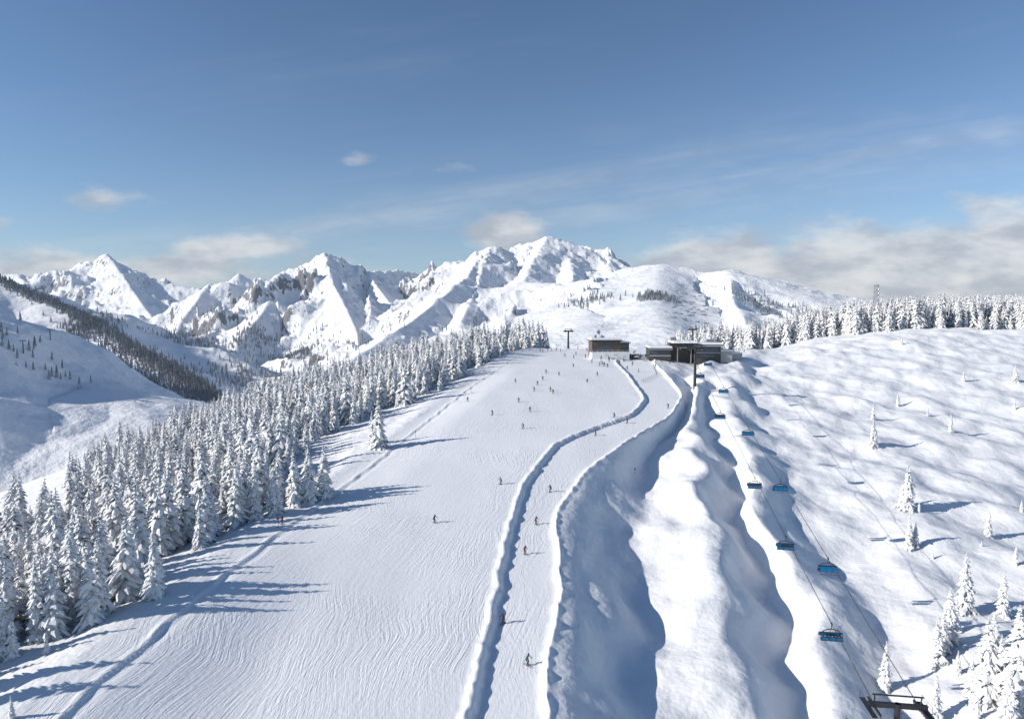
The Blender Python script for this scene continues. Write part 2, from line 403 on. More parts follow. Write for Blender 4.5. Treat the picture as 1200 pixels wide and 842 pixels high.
FOREST_T=[spruce(21,.19,22,False),spruce(22,.22,22,False),spruce(23,.165,24,False),spruce(24,.24,20,False),spruce(25,.20,22,False,.1)]
def farconifer(seed):
    r_=random.Random(seed);mb=MB();R=.17
    mb.tube((0,0,-.1),(0,0,.2),.02,.015,5,0)
    for i in range(7):
        z0=.06+.12*i;rr=R*(1-z0)**.8;n=7;vs=[(0,0,z0+.24 if i<6 else 1.0)]
        ph=r_.uniform(0,6)
        for k in range(n*2):
            q=rr*(1.1 if k%2==0 else .55)*r_.uniform(.8,1.2);a=ph+math.pi*k/n
            vs.append((math.cos(a)*q,math.sin(a)*q,z0-(.05 if k%2==0 else -.01)))
        mb.add(vs,[(0,1+k,1+(k+1)%(2*n)) for k in range(2*n)],0)
    return mb.mesh('conifer_%d'%seed,[M_far])
FT=[farconifer(s) for s in (1,2,3)]
def protocol(name,meshes):
    c=bpy.data.collections.new(name)
    for i,m in enumerate(meshes):
        o=bpy.data.objects.new('%s_form_%d'%(name,i),m);c.objects.link(o)
    return c
C_tree=protocol('spruce_forms',FOREST_T);C_far=protocol('conifer_forms',FT)
def scatter(name,pts,coll):
    """pts: x,y,z,scale"""
    me=bpy.data.meshes.new(name);P=np.array(pts,float)
    me.vertices.add(len(P));me.vertices.foreach_set('co',P[:,:3].astype(np.float32).ravel())
    a=me.attributes.new('scl','FLOAT','POINT');a.data.foreach_set('value',P[:,3].astype(np.float32))
    rv=np.zeros((len(P),3),np.float32);rv[:,2]=rng.uniform(0,6.283,len(P));rv[:,0]=rng.normal(0,.03,len(P));rv[:,1]=rng.normal(0,.03,len(P))
    a=me.attributes.new('rotv','FLOAT_VECTOR','POINT');a.data.foreach_set('vector',rv.ravel())
    a=me.attributes.new('pick','INT','POINT');a.data.foreach_set('value',rng.integers(0,len(coll.objects),len(P)).astype(np.int32))
    ob=bpy.data.objects.new(name,me);scene.collection.objects.link(ob)
    g=bpy.data.node_groups.new(name+'_gn','GeometryNodeTree')
    g.interface.new_socket('Geometry',in_out='INPUT',socket_type='NodeSocketGeometry');g.interface.new_socket('Geometry',in_out='OUTPUT',socket_type='NodeSocketGeometry')
    n=g.nodes;gi=n.new('NodeGroupInput');go=n.new('NodeGroupOutput');ci=n.new('GeometryNodeCollectionInfo');iop=n.new('GeometryNodeInstanceOnPoints')
    ci.inputs['Collection'].default_value=coll;ci.inputs['Separate Children'].default_value=True;ci.inputs['Reset Children'].default_value=True
    def na_(nm,t):
        q=n.new('GeometryNodeInputNamedAttribute');q.data_type=t;q.inputs['Name'].default_value=nm;return [o for o in q.outputs if o.enabled][0]
    L=g.links;L.new(gi.outputs[0],iop.inputs['Points']);L.new(ci.outputs[0],iop.inputs['Instance']);iop.inputs['Pick Instance'].default_value=True
    L.new(na_('pick','INT'),iop.inputs['Instance Index']);L.new(na_('scl','FLOAT'),iop.inputs['Scale']);L.new(na_('rotv','FLOAT_VECTOR'),iop.inputs['Rotation'])
    L.new(iop.outputs[0],go.inputs[0])
    md=ob.modifiers.new('instances','NODES');md.node_group=g
    return ob
# left forest
sp_=5.0
gx,gy=np.meshgrid(np.arange(-420,40,sp_),np.arange(85,640,sp_))
gx=gx.ravel()+rng.uniform(-2.2,2.2,gx.size);gy=gy.ravel()+rng.uniform(-2.2,2.2,gy.size)
x0=np.interp(gy,YG,FX[0]);qq=x0-gx
edge=5+4*perlin(gy/25.,gy*0,201)+np.interp(gy,[90,120,150,175,200,225,280,300,330],[16,4,1,1,16,26,24,10,4])
keep=(qq>edge)&(qq<285+25*perlin(gy/60.,gy*0,203))
keep&=~((gx<-172+14*perlin(gy/20.,gy*0,7))&(gy>250)&(gy<435))
keep&=~((gx<-0.66*gy)&(gy<=260)&(gy>190))
dens=.78+.65*perlin(gx/28.,gy/28.,205)
dens=np.where((gx<-215),.45,dens)
dens=np.where((gy>560)&(gx>-20),.0,dens)
keep&=rng.random(gx.size)<dens
gx,gy=gx[keep],gy[keep];gz=H(gx,gy)
hh_=np.clip(rng.normal(13.6,3.5,gx.size),4.5,21)
hh_*=np.where(gx<-215,.75,1)
scatter('snowy_spruce_forest',np.stack([gx,gy,gz-.2,hh_],1),C_tree)
print('forest',len(gx))
# right hill-top forest
n=2000;gx=rng.uniform(140,480,n);gy=rng.uniform(472,620,n)
edge=478+14*perlin(gx/25.,gx*0,211)+np.interp(gx,[140,190,240,300,480],[60,40,14,2,-6])
keep=(gy>edge)&(rng.random(n)<.9);gx,gy=gx[keep],gy[keep]
scatter('snowy_spruce_forest',np.stack([gx,gy,H(gx,gy)-.2,rng.uniform(9,25,len(gx))],1),C_tree)
# centre trees behind the crest
n=420;gx=rng.uniform(-95,38,n);gy=rng.uniform(455,590,n);x0=np.interp(gy,YG,FX[0])
keep=(gx<x0+22*sm(455,520,gy));gx,gy=gx[keep],gy[keep]
scatter('snowy_spruce_forest',np.stack([gx,gy,H(gx,gy)-.2,rng.uniform(12,27,len(gx))],1),C_tree)
# distant forests
def along(line,n,spread,toward=0):
    L=np.array([unproject(*p) for p in line])[:,:2];
    t=rng.uniform(0,len(L)-1.001,n);i=t.astype(int);f=(t-i)[:,None]
    p=L[i]*(1-f)+L[i+1]*f+rng.normal(0,1,(n,2))*np.array([spread,spread]);p[:,1]-=toward*rng.random(n)
    return p
def blob(u,v,D,n,sx,sy):
    c=unproject(u,v,D);return np.stack([c[0]+rng.normal(0,sx,n),c[1]+rng.normal(0,sy,n)],1)
groups=[along([(-60,312,2150),(0,330,2100),(60,352,2000),(130,386,1850),(200,428,1650),(262,468,1450)],1700,9,30),
 along([(130,386,1850),(200,428,1650),(262,468,1450)],600,18,80),
 blob(340,400,2500,500,50,90),blob(300,395,2700,260,50,90),blob(420,400,2300,300,40,80),blob(210,400,2900,350,80,120),blob(100,400,1850,300,24,80),
 blob(230,420,2400,300,60,120),blob(768,358,1900,240,22,45),blob(690,352,2100,90,40,60),blob(900,375,2000,160,60,80),blob(170,462,1400,160,35,40),blob(10,440,1000,40,40,30),blob(300,440,1900,350,90,120)]
gg=np.concatenate(groups)
m=8500;cx=rng.uniform(-2600,1200,m);cy=rng.uniform(1000,4200,m);zz=H(cx,cy)
nn=perlin(cx/260.,cy/260.,221)+.5*perlin(cx/90.,cy/90.,222)
kp=(nn>.40)&(zz<0)&(zz>-330)
kp&=~((cx>-250)&(cy>1000)&(zz>-60))
gg=np.concatenate([gg,np.stack([cx[kp],cy[kp]],1)])
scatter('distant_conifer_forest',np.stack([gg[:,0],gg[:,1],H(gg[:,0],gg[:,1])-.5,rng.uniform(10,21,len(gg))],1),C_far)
print('far trees',len(gg))
# individual trees
def tree(u,v,hpx,k=None):
    x,y,z,D=hit(u,v);h=hpx*D/800.
    link('snowy_spruce_tree',TREES[random.randrange(6) if k is None else k],(x,y,z-.15),random.uniform(0,6.28),h)
for t in [(1063,597,55,1),(1065,643,42,5),(1158,628,32,2),(1023,523,35,0),(1023,492,22,5),(1052,476,17,2),(1114,506,23,5),(1129,447,14,2),(1190,447,20,3),(1189,480,12,2),
 (1130,716,72,0),(1112,752,66,1),(1098,780,62,4),(1175,722,55,2),(1155,822,104,1),(1190,832,125,3),(1037,808,60,5),(1096,848,62,2),(1138,815,50,0),(1190,662,26,2),(1087,487,11,2),(1057,404,9,2),(1197,600,16,2),(1077,600,14,2),(1150,640,8,2),(1093,655,12,2),(1205,760,60,1),
 (1172,800,60,5),(1122,790,30,2),(1208,700,40,4),(1104,765,50,3),(1163,775,62,0),(1192,775,70,1),(1180,850,70,4),(1210,800,80,3),(1120,740,44,5),(1072,640,30,1),(1145,842,26,2),(1056,592,26,5),
 (117,722,95,0),(182,698,78,1),(45,748,100,5),(55,765,26,2),(15,770,55,2),(4,752,130,1),(443,525,58,3),(436,520,40,5),(362,588,66,3),(380,582,62,1),(345,592,70,0),(322,602,66,4),(300,608,72,5),(85,715,110,3),(150,690,70,5),(14,842,30,2)]:
    tree(*t)
# ------------------------------------------------------------------ common materials
M_dark=simple('dark_cladding',(0.06,0.057,0.055),.5);M_wood=simple('larch_cladding',(0.13,0.10,0.075),.8,0,.35,2.);M_glass=simple('window_glass',(0.08,0.11,0.15),.06)  # window_glass: sky reflection put into the bluish base colour
M_steel=simple('galvanised_steel',(0.28,0.29,0.31),.45,.6);M_black=simple('black_steel',(0.03,0.03,0.033),.5);M_conc=simple('concrete',(0.32,0.31,0.30),.9);M_cab=simple('cable_steel',(0.06,0.06,0.065),.6,.3)
M_roofsnow=simple('roof_snow',(0.87,0.87,0.87),.8,0,.03);M_blue=simple('blue_bubble',(0.010,0.15,0.33),.15,0,.1);M_seat=simple('seat_cushion',(0.04,0.04,0.045),.7)
M_red=simple('red_paint',(0.5,0.03,0.03),.5);M_grey=simple('grey_panel',(0.34,0.35,0.37),.5)
# ------------------------------------------------------------------ chairlift
def cab(D,side):
    d=D-107;x=52+d*.144+(6 if side else 0)+.0
    z=-51.6+d*.160
    return Vector((x,D*1.0-2.0,z))
T1=321.;T0=92.
ux=Vector((.144,1,0)).normalized();heading=-math.atan2(.144,1)
def cable(side):
    pts=[cab(30,side)+Vector((0,0,-2))]
    for D in np.linspace(T0,T1,30):
        p=cab(D,side);t=(D-T0)/(T1-T0);p.z-=1.2*4*t*(1-t)*.5;pts.append(p)
    pts.append(Vector((cab(388,side).x,386,-15.5)))
    mb=MB()
    for a,b_ in zip(pts[:-1],pts[1:]): mb.tube(a,b_,.06,None,6,0)
    link('haul_cable',mb.mesh('haul_cable',[M_cab]))
cable(0);cable(1)
def chair_mesh():
    mb=MB()
    mb.box((0,0,0),(.22,.6,.2),1)
    mb.tube((0,0,-.05),(0,-.1,-.95),.08,.07,8,1)
    Yk=[(-1.55,-1.55),(-1.2,-1.2),(-.5,-.98),(.5,-.98),(1.2,-1.2),(1.55,-1.55)]
    for a,b_ in zip(Yk[:-1],Yk[1:]): mb.tube((a[0],-.1,a[1]),(b_[0],-.1,b_[1]),.085,None,8,1)
    mb.tube((-1.85,-.1,-1.55),(1.85,-.1,-1.55),.10,None,8,1)
    for x in (-1.72,-.58,.58,1.72): mb.tube((x,-.1,-1.55),(x,-.5,-2.75),.06,None,6,1)
    for k in range(6):
        x=-1.45+.58*k
        mb.box((x,-.15,-2.72),(.54,.6,.14),2);mb.box((x,-.50,-2.45),(.54,.12,.62),2)
        mb.box((x,-.52,-2.02),(.34,.10,.22),2)
    mb.tube((-1.8,-.5,-2.82),(1.8,-.5,-2.82),.09,None,6,1)
    mb.tube((-1.6,.55,-2.3),(1.6,.55,-2.3),.03,None,6,1);mb.tube((-1.6,.5,-3.2),(1.6,.5,-3.2),.035,None,6,1)
    for x in (-1.6,-.5,.5,1.6): mb.tube((x,.55,-2.3),(x,.5,-3.2),.028,None,6,1)
    pts=[];N=9
    for i in range(N+1):
        a=math.radians(-22+ 132*i/N);pts.append((-.02+.86*math.cos(a),-2.30+.66*math.sin(a)))
    inn=[(-.02+(y+.02)*.95,(z+2.30)*.95-2.30) for y,z in reversed(pts)]
    n=len(pts)
    for j in range(n-1): mb.prof([pts[j],pts[j+1],inn[n-2-j],inn[n-1-j]],-1.80,1.80,0)
    mb.prof([(-.64,-2.74),(-.64,-2.24),(-.58,-2.24),(-.58,-2.74)],-1.72,1.72,3)
    for x in (-1.83,-.61,.61,1.83):
        for j in range(n-1): mb.tube((x,pts[j][0],pts[j][1]),(x,pts[j+1][0],pts[j+1][1]),.05,None,5,1)
        mb.tube((x,-.66,-2.8),(x,-.66,-2.15),.05,None,5,1)
    return mb.mesh('chairlift_chair',[M_blue,M_black,M_seat,M_blue])
CH=chair_mesh()
for D in (111,141,172,228,280): 
    p=cab(D,0);t=(D-T0)/(T1-T0);p.z-=2.4*t*(1-t);link('chairlift_chair',CH,p,heading,.95)
for D in (132,170,211,258,300):
    p=cab(D,1);t=(D-T0)/(T1-T0);p.z-=2.4*t*(1-t);link('chairlift_chair',CH,p,heading+math.pi,.95)
def pylon(D,name='chairlift_pylon',c=None,h=None,w=6.,rz=heading,th=1.):
    if c is None:
        c=(cab(D,0)+cab(D,1))/2
    g=ground(c.x,c.y);mb=MB();top=c.z-g
    mb.tube((0,0,-2),(0,0,top+.5),.55*th,.40*th,14,0)
    mb.box((0,0,top+.2),(w+1.6,.55*th,.6*th),0)
    mb.box((0,0,.1),(1.8,1.8,.8),2)
    for s in (-1,1):
        x=s*w/2
        mb.box((x,0,top-.12),(.25,4.6,.22),0)
        for k in range(8):
            yy=-2.1+.6*k
            mb.tube((x-.09,yy,top-.33),(x+.09,yy,top-.33),.24,None,12,1)
        mb.box((x+s*.75,0,top-.35),(.7,5.0,.06),0)
        for yy in (-2.4,-.8,.8,2.4): mb.tube((x+s*1.08,yy,top-.35),(x+s*1.08,yy,top+.7),.03*th,None,5,0)
        mb.tube((x+s*1.08,-2.4,top+.7),(x+s*1.08,2.4,top+.7),.03*th,None,5,0);mb.tube((x+s*1.08,-2.4,top+.2),(x+s*1.08,2.4,top+.2),.025,None,5,0)
        mb.tube((x,0,top+.4),(x,0,top+1.6),.10*th,None,6,0)
    mb.tube((-w/2-.3,0,top+1.6),(w/2+.3,0,top+1.6),.12*th,None,6,0)
    for k in range(max(1,int(top/.9))):  mb.box((.62,0,.8+k*.9),(.35,.04,.04),0)
    link(name,mb.mesh(name,[M_black,M_steel,M_conc]),(c.x,c.y,g),rz)
pylon(T0);pylon(T1,th=1.35)
for (u,v,D,w) in ((666,388,455,4.5),(812,386,470,4.5)):
    p=Vector(unproject(u,v,D));pylon(0,'lift_pylon',p,None,w,.3,1.3)
for (u,v,D) in ((30,466,1000),(62,462,1150)):
    p=Vector(unproject(u,v,D));g=ground(p.x,p.y);p.z=g+18;pylon(0,'lift_pylon',p,None,6,1.0,1.5)
# ------------------------------------------------------------------ lift station building
cx=(cab(392,0).x+cab(392,1).x)/2+3;cy=398
gz=ground(cx,cy-11)+4.0
st=empty('lift_station_building',(cx,cy,gz),-.05)
def part(nm,fn,mats,parent):
    mb=MB();fn(mb);return link(nm,mb.mesh(nm,mats),(0,0,0),0,1,parent)
def walls(mb):
    mb.box((-13.5,0,-1.4),(12,15,13.2),0);mb.box((13.5,1,-.4),(15,14,15.2),0)
    mb.box((0,4,.6),(14,10,14.0),0)
    for k in range(7): mb.box((-18.5+1.6*k,-7.55,3.6),(.14,.12,3.0),0)
def roofs(mb):
    mb.box((-13.5,-.5,5.45),(13.6,17,.5),0);mb.box((13.5,.3,7.45),(16.6,16.5,.5),0);mb.box((0,-1.5,8.3),(14,19,.5),0)
    mb.box((0,-11.3,7.75),(14,.4,.5),0)
def rsnow(mb):
    mb.box((-13.5,-.5,6.15),(13.2,16.6,.9),0,None,.96);mb.box((13.5,.3,8.15),(16.2,16.1,.9),0,None,.96);mb.box((0,-1.5,9.05),(13.6,18.6,1.0),0,None,.95)
def wins(mb):
    mb.box((-13.5,-7.53,3.4),(10.6,.1,2.4),0);mb.box((13.5,-6.03,4.6),(12.4,.1,2.4),0);mb.box((13.5,-6.03,1.2),(8,.1,1.6),0)
def fasc(mb):
    mb.box((13.5,-8.03,6.9),(16.4,.12,.8),0);mb.box((-13.5,-9.08,4.95),(13.4,.12,.5),0);mb.box((13.5,-6.06,2.9),(14.6,.12,.5),0)
    mb.box((-13.5,-7.56,1.2),(11.8,.12,.6),0)
    mb.box((24.6,0,-.6),(6.5,10,9.),0);mb.box((31.5,2,-2.2),(6,7,9.),0)
def annexroof(mb):
    mb.box((24.8,0,4.2),(7.2,11,.6),0);mb.box((31.7,2,2.6),(6.6,8,.6),0)
def drive(mb):
    for s in (-3.,3.):
        mb.box((s,-9.5,6.0),(1.0,8,.5),1)
        for k in range(10): mb.tube((s-.2,-13+k*.8,5.5),(s+.2,-13+k*.8,5.5),.33,None,10,1)
    pr=[(-13,5.8),(-12.4,7.2),(-10,7.6),(-1,7.6),(-1,5.8)]
    mb.prof(pr,-4.4,4.4,0)
    for s in (-3.8,3.8): mb.tube((s,-8,-6),(s,-8,6),.35,None,10,1)
    mb.box((0,-13.05,6.1),(8.2,.12,.5),1)
def antenna(mb):
    for x,h in ((-17,4.5),(7,5),(19,6),(-9,3)): mb.tube((x,2,5.5),(x,2,7.5+h),.10,.06,6,0)
    mb.box((-4,5,10.4),(3,3,2.0),0);mb.box((17,4,9.3),(4,3,2.0),0)
    mb.tube((3,0,9),(11,0,13),.12,None,6,0);mb.tube((11,0,13),(14,0,8),.10,None,6,0)
part('walls',walls,[M_dark],st);part('flat_roofs',roofs,[M_black],st);part('roof_snow',rsnow,[M_roofsnow],st);part('window_bands',wins,[M_glass],st);part('grey_annex_and_fascias',fasc,[M_grey],st);part('annex_roof',annexroof,[M_roofsnow],st);part('drive_housing',drive,[M_black,M_steel],st);part('roof_masts',antenna,[M_steel],st)
# restaurant
x,y,z=unproject(712,411,408);z=ground(x,y-5)+4.0
rs=empty('mountain_restaurant',(x,y,z),.08)
def rw(mb):
    mb.box((-2,0,.0),(17,11,12.0),0)
    for k in range(12): mb.box((-10.1+1.5*k,-5.56,2.8),(.1,.1,6.0),0)
def rw2(mb): mb.box((9.2,-.5,-.6),(5.2,9,10.0),0)
def rr_(mb): mb.box((-2,0,6.2),(19,13,.4),0);mb.box((9.4,-.5,4.6),(6.4,10,.35),0)
def rs_(mb): mb.box((-2,0,6.9),(18.6,12.6,1.0),0,None,.96);mb.box((9.4,-.5,5.15),(6.2,9.8,.75),0,None,.95)
def rg_(mb):
    for k in range(4): mb.box((-8.3+3.6*k,-5.53,4.2),(2.6,.1,1.8),0)
    mb.box((-3,-5.53,1.3),(10,.1,1.9),0);mb.box((9.2,-5.03,2.6),(4.0,.1,2),0)
def rt_(mb):
    mb.box((-1,-9.5,-3.6),(22,7,6.0),0)
    for k in range(8): mb.tube((-11.8+3*k,-13,-.6),(-11.8+3*k,-13,.7),.06,None,5,0)
    mb.tube((-11.8,-13,.7),(9.5,-13,.7),.05,None,5,0)
def rc_(mb):
    mb.box((-7,2,8.1),(1.2,1.2,1.8),0);mb.tube((4,1,6.5),(4,1,11.5),.09,.06,6,0)
part('timber_walls',rw,[M_wood],rs);part('side_wing',rw2,[M_dark],rs);part('roof',rr_,[M_black],rs);part('roof_snow',rs_,[M_roofsnow],rs);part('windows',rg_,[M_glass],rs);part('sun_terrace',rt_,[M_roofsnow],rs);part('chimney_and_mast',rc_,[M_steel],rs)
X_,Y_,Z_=hit(744,421)[:3];hut=MB()
hut.box((0,0,1.3),(3.4,2.6,3.4),0);hut.box((0,-.1,3.1),(4,3.2,.2),1);hut.box((0,-.1,3.35),(3.9,3.1,.3),2,None,.93);hut.box((0,-1.33,1.7),(2.2,.08,1.1),3)
link('lift_attendant_hut',hut.mesh('lift_attendant_hut',[M_wood,M_black,M_roofsnow,M_glass]),(X_,Y_,Z_),.1)
def parasol():
    mb=MB();mb.tube((0,0,0),(0,0,2.7),.05,None,6,1)
    n=8;mb.add([(0,0,3.1)]+[(1.8*math.cos(6.283*i/n),1.8*math.sin(6.283*i/n),2.4) for i in range(n)],[(0,1+i,1+(i+1)%n) for i in range(n)],0)
    return mb.mesh('parasol',[simple('parasol_canvas',(0.55,0.5,0.42),.8),M_steel])
PA=parasol()
for dx in (-3,2,7,15,19): xx=x+dx;yy=y-15;link('parasol',PA,(xx,yy,ground(xx,yy)))
# telecom lattice tower
def lattice(name,u,vtop,D,w):
    X_,Y_,Z_=unproject(u,vtop,D);g=ground(X_,Y_);h=Z_-g;mb=MB()
    N=int(h/2.2)
    cs=[(-1,-1),(1,-1),(1,1),(-1,1)]
    for i in range(4):
        a=cs[i];c=cs[(i+1)%4]
        mb.tube((a[0]*w,a[1]*w,-1),(a[0]*w*.6,a[1]*w*.6,h),.22,.17,6,0)
        for k in range(N):
            t0=k/N;t1=(k+1)/N;s0=w*(1-.4*t0);s1=w*(1-.4*t1)
            mb.tube((a[0]*s0,a[1]*s0,h*t0),(c[0]*s1,c[1]*s1,h*t1),.10,None,4,0)
            mb.tube((a[0]*s1,a[1]*s1,h*t1),(c[0]*s1,c[1]*s1,h*t1),.10,None,4,0)
    mb.tube((0,0,h-1),(0,0,h+4),.10,.06,6,0)
    for k in range(3): mb.tube((w*.7,-w*.7,h-3-k*3),(w*.7+.1,-w*.7-.5,h-3-k*3),.9,.8,12,1)
    mb.box((0,0,h-.1),(w*1.8,w*1.8,.3),0)
    link(name,mb.mesh(name,[M_steel,M_roofsnow]),(X_,Y_,g),.3)
lattice('telecom_lattice_tower',1027,334,505,1.7)
# ------------------------------------------------------------------ skiers
def skier_mesh(kind):
    if kind=='ski':
        J={'pel':(0,-.18,.78,.165,.15),'sp':(0,-.04,1.02,.15,.12),'ch':(0,.10,1.24,.20,.15),'nk':(0,.17,1.40,.065,.065),'hd':(0,.22,1.52,.095,.105),'ht':(0,.23,1.62,.08,.09),
         'sl':(-.19,.12,1.32,.075,.075),'el':(-.36,.22,1.10,.058,.058),'hl':(-.36,.45,1.02,.045,.045),'fl':(-.35,.53,1.02,.05,.04),
         'sr':(.19,.12,1.32,.075,.075),'er':(.38,.20,1.12,.058,.058),'hr':(.38,.42,1.05,.045,.045),'fr':(.37,.50,1.05,.05,.04),
         'pl':(-.12,-.14,.74,.11,.11),'kl':(-.15,.16,.46,.075,.075),'al':(-.15,-.02,.12,.07,.075),'tl':(-.15,.16,.07,.055,.05),
         'pr':(.12,-.14,.74,.11,.11),'kr':(.15,.18,.47,.075,.075),'ar':(.15,.0,.12,.07,.075),'tr':(.15,.18,.07,.055,.05)}
        tips=[(-.36,.53,1.02),(.38,.50,1.05)];polee=[(-.45,-.35,.45),(.48,-.35,.5)]
    else:
        J={'pel':(0,0,.92,.16,.13),'sp':(0,.01,1.12,.15,.11),'ch':(0,.02,1.34,.19,.13),'nk':(0,.03,1.51,.062,.062),'hd':(0,.05,1.62,.09,.10),'ht':(0,.05,1.71,.075,.085),
         'sl':(-.19,.02,1.42,.075,.075),'el':(-.27,.0,1.15,.058,.058),'hl':(-.28,.18,.98,.045,.045),'fl':(-.28,.25,.97,.05,.04),
         'sr':(.19,.02,1.42,.075,.075),'er':(.28,.02,1.15,.058,.058),'hr':(.30,.2,1.0,.045,.045),'fr':(.30,.27,.99,.05,.04),
         'pl':(-.11,0,.88,.11,.11),'kl':(-.14,.05,.50,.075,.075),'al':(-.15,0,.13,.07,.075),'tl':(-.15,.17,.07,.055,.05),
         'pr':(.11,0,.88,.11,.11),'kr':(.14,.03,.50,.075,.075),'ar':(.15,-.02,.13,.07,.075),'tr':(.15,.15,.07,.055,.05)}
        tips=[(-.28,.25,.97),(.30,.27,.99)];polee=[(-.42,.35,.02),(.45,.3,.02)]
    E=[('pel','sp'),('sp','ch'),('ch','nk'),('nk','hd'),('hd','ht'),('ch','sl'),('sl','el'),('el','hl'),('hl','fl'),('ch','sr'),('sr','er'),('er','hr'),('hr','fr'),
       ('pel','pl'),('pl','kl'),('kl','al'),('al','tl'),('pel','pr'),('pr','kr'),('kr','ar'),('ar','tr')]
    ks=list(J);me=bpy.data.meshes.new('sk');me.from_pydata([J[k_][:3] for k_ in ks],[(ks.index(a),ks.index(b_)) for a,b_ in E],[])
    ob=bpy.data.objects.new('sk',me);scene.collection.objects.link(ob)
    md=ob.modifiers.new('s','SKIN');md.use_smooth_shade=True
    for i_,k_ in enumerate(ks):
        sv=me.skin_vertices[0].data[i_];sv.radius=(J[k_][3],J[k_][4]);sv.use_root=(k_=='pel')
    ss=ob.modifiers.new('b','SUBSURF');ss.levels=1;ss.render_levels=1
    dg=bpy.context.evaluated_depsgraph_get();em=ob.evaluated_get(dg).to_mesh()
    vs=[tuple(v.co) for v in em.vertices];fs=[tuple(p.vertices) for p in em.polygons]
    mb=MB();waist=J['pel'][2]+.02
    hd=Vector(J['hd'][:3])
    for f in fs:
        c=sum((Vector(vs[j]) for j in f),Vector())/len(f)
        if (c-hd).length<.17 and c.z>hd.z-.11: mi=2 if (c.y>hd.y+.05 and c.z<hd.z+.05) else 3
        elif min((c-Vector(t_)).length for t_ in tips)<.10: mi=3
        elif c.z<.2: mi=3
        elif c.z<waist: mi=1
        else: mi=0
        mb.f.append(f);mb.m.append(mi)
    mb.v=list(vs)
    ob.evaluated_get(dg).to_mesh_clear();bpy.data.objects.remove(ob)
    n=10;R_=.135;vv=[];ff=[]
    for a in range(5):
        th=math.radians(5+24*a)
        for b2 in range(n): vv.append((hd.x+R_*math.sin(th)*math.cos(6.283*b2/n),hd.y-.015+R_*1.08*math.sin(th)*math.sin(6.283*b2/n),hd.z+.045+R_*math.cos(th)))
    for a in range(4):
        for b2 in range(n): ff.append((a*n+b2,a*n+n+b2,a*n+n+(b2+1)%n,a*n+(b2+1)%n))
    ff.append(tuple(range(n)));mb.add(vv,ff,4)
    mb.box((hd.x,hd.y+.105,hd.z+.035),(.17,.05,.07),3)
    for sx in (-.15,.15):
        yb=.05
        mb.box((sx,yb,.02),(.085,1.45,.025),5);mb.add([(sx-.042,yb+.725,.01),(sx+.042,yb+.725,.01),(sx+.042,yb+.725,.035),(sx-.042,yb+.725,.035),(sx-.02,yb+.9,.10),(sx+.02,yb+.9,.10)],[(0,1,5,4),(3,4,5,2),(0,4,3),(1,2,5)],5)
        mb.box((sx,yb-.02,.05),(.07,.34,.04),3)
    for a,e in zip(tips,polee):
        a=Vector(a);e=Vector(e);mb.tube(a+(a-e).normalized()*.08,e,.012,.008,5,3);mb.tube(e+(a-e).normalized()*.07,e+(a-e).normalized()*.08,.05,None,8,3)
    return mb
def cloth(name):
    m,nt,b,out=newmat(name);nb=NB(nt);oi=nb.n('ShaderNodeObjectInfo');tc=nb.n('ShaderNodeTexCoord')
    n=nb.noise(tc.outputs['Object'],9,3);d=nb.mix(n,(0.6,0.6,0.6,1),(1,1,1,1))
    mx=nb.n('ShaderNodeMix',data_type='RGBA',blend_type='MULTIPLY');mx.inputs[0].default_value=1;nb.put(mx.inputs[6],oi.outputs['Color']);nb.put(mx.inputs[7],d)
    nb.put(b.inputs['Base Color'],mx.outputs[2]);b.inputs['Roughness'].default_value=.8;return m
MS=[cloth('jacket'),simple('ski_trousers',(0.025,0.025,0.03),.8),simple('skin',(0.45,0.28,0.2),.6),simple('boots_and_gloves',(0.02,0.02,0.02),.6),simple('helmet',(0.04,0.04,0.05),.3),simple('ski_topsheet',(0.06,0.05,0.06),.4)]
SK=[]
for k_ in ('ski','stand'):
    mb=skier_mesh(k_);SK.append(mb.mesh('skier_'+k_,MS,False))
COL=[(.02,.03,.06),(.02,.02,.02),(.22,.03,.02),(.02,.04,.12),(.03,.03,.04),(.02,.02,.02),(.02,.02,.03)]
def skier(u,v,face=None,col=None,kind=0,sc=1.2):
    x,y,z,D=hit(u,v)
    o=link('skier',SK[kind],(x,y,z),face if face is not None else random.choice([2.6,3.0,3.4,3.8]),sc)
    o.color=(col or random.choice(COL))+(1,)
for s in [(618,779,3.9,(.02,.22,.14),0),(590,730,2.6,(.12,.03,.03),0),(615,649,3.7,(.3,.04,.03),0),(645,576,2.6,None,0),(628,614,3.7,(.25,.06,.03),0),(587,567,2.3,None,0),(509,612,4.0,None,0),
 (577,486,2.6,None,0),(548,470,3.5,None,0),(608,471,2.7,None,0),(613,502,2.6,None,0),(621,482,3.5,None,0),(630,451,2.6,None,0),(636,445,3.,None,0),(645,458,2.8,None,0),(604,448,3.,None,0),(648,461,3.,None,0),
 (698,510,2.3,None,0),(735,496,1.9,None,0),(720,489,2.1,None,0),(655,440,3.5,None,0),(640,437,2.6,None,0),(688,448,3.5,None,0),(712,430,2.7,None,0),(672,430,2.7,None,0),(700,440,2.7,None,0),(626,458,2.7,None,0),(662,418,2.7,None,1),(675,416,2.7,None,1),
 (331,614,1.2,(.25,.03,.02),1),(783,478,2.4,None,0)]:
    skier(*s)
for k_ in range(56):
    u=random.gauss(724,22);v=random.uniform(411,420) if k_%4 else random.uniform(414,430);skier(u,v,random.uniform(0,6.28),None,1,1.22)
for u,v in ((642,411),(646,411),(652,411),(633,412),(636,413),(657,412),(735,433),(741,428),(748,436),(775,424),(785,426),(768,430),(860,414),(866,413),(872,413)): skier(u,v,random.uniform(0,6.28),None,1,1.2)
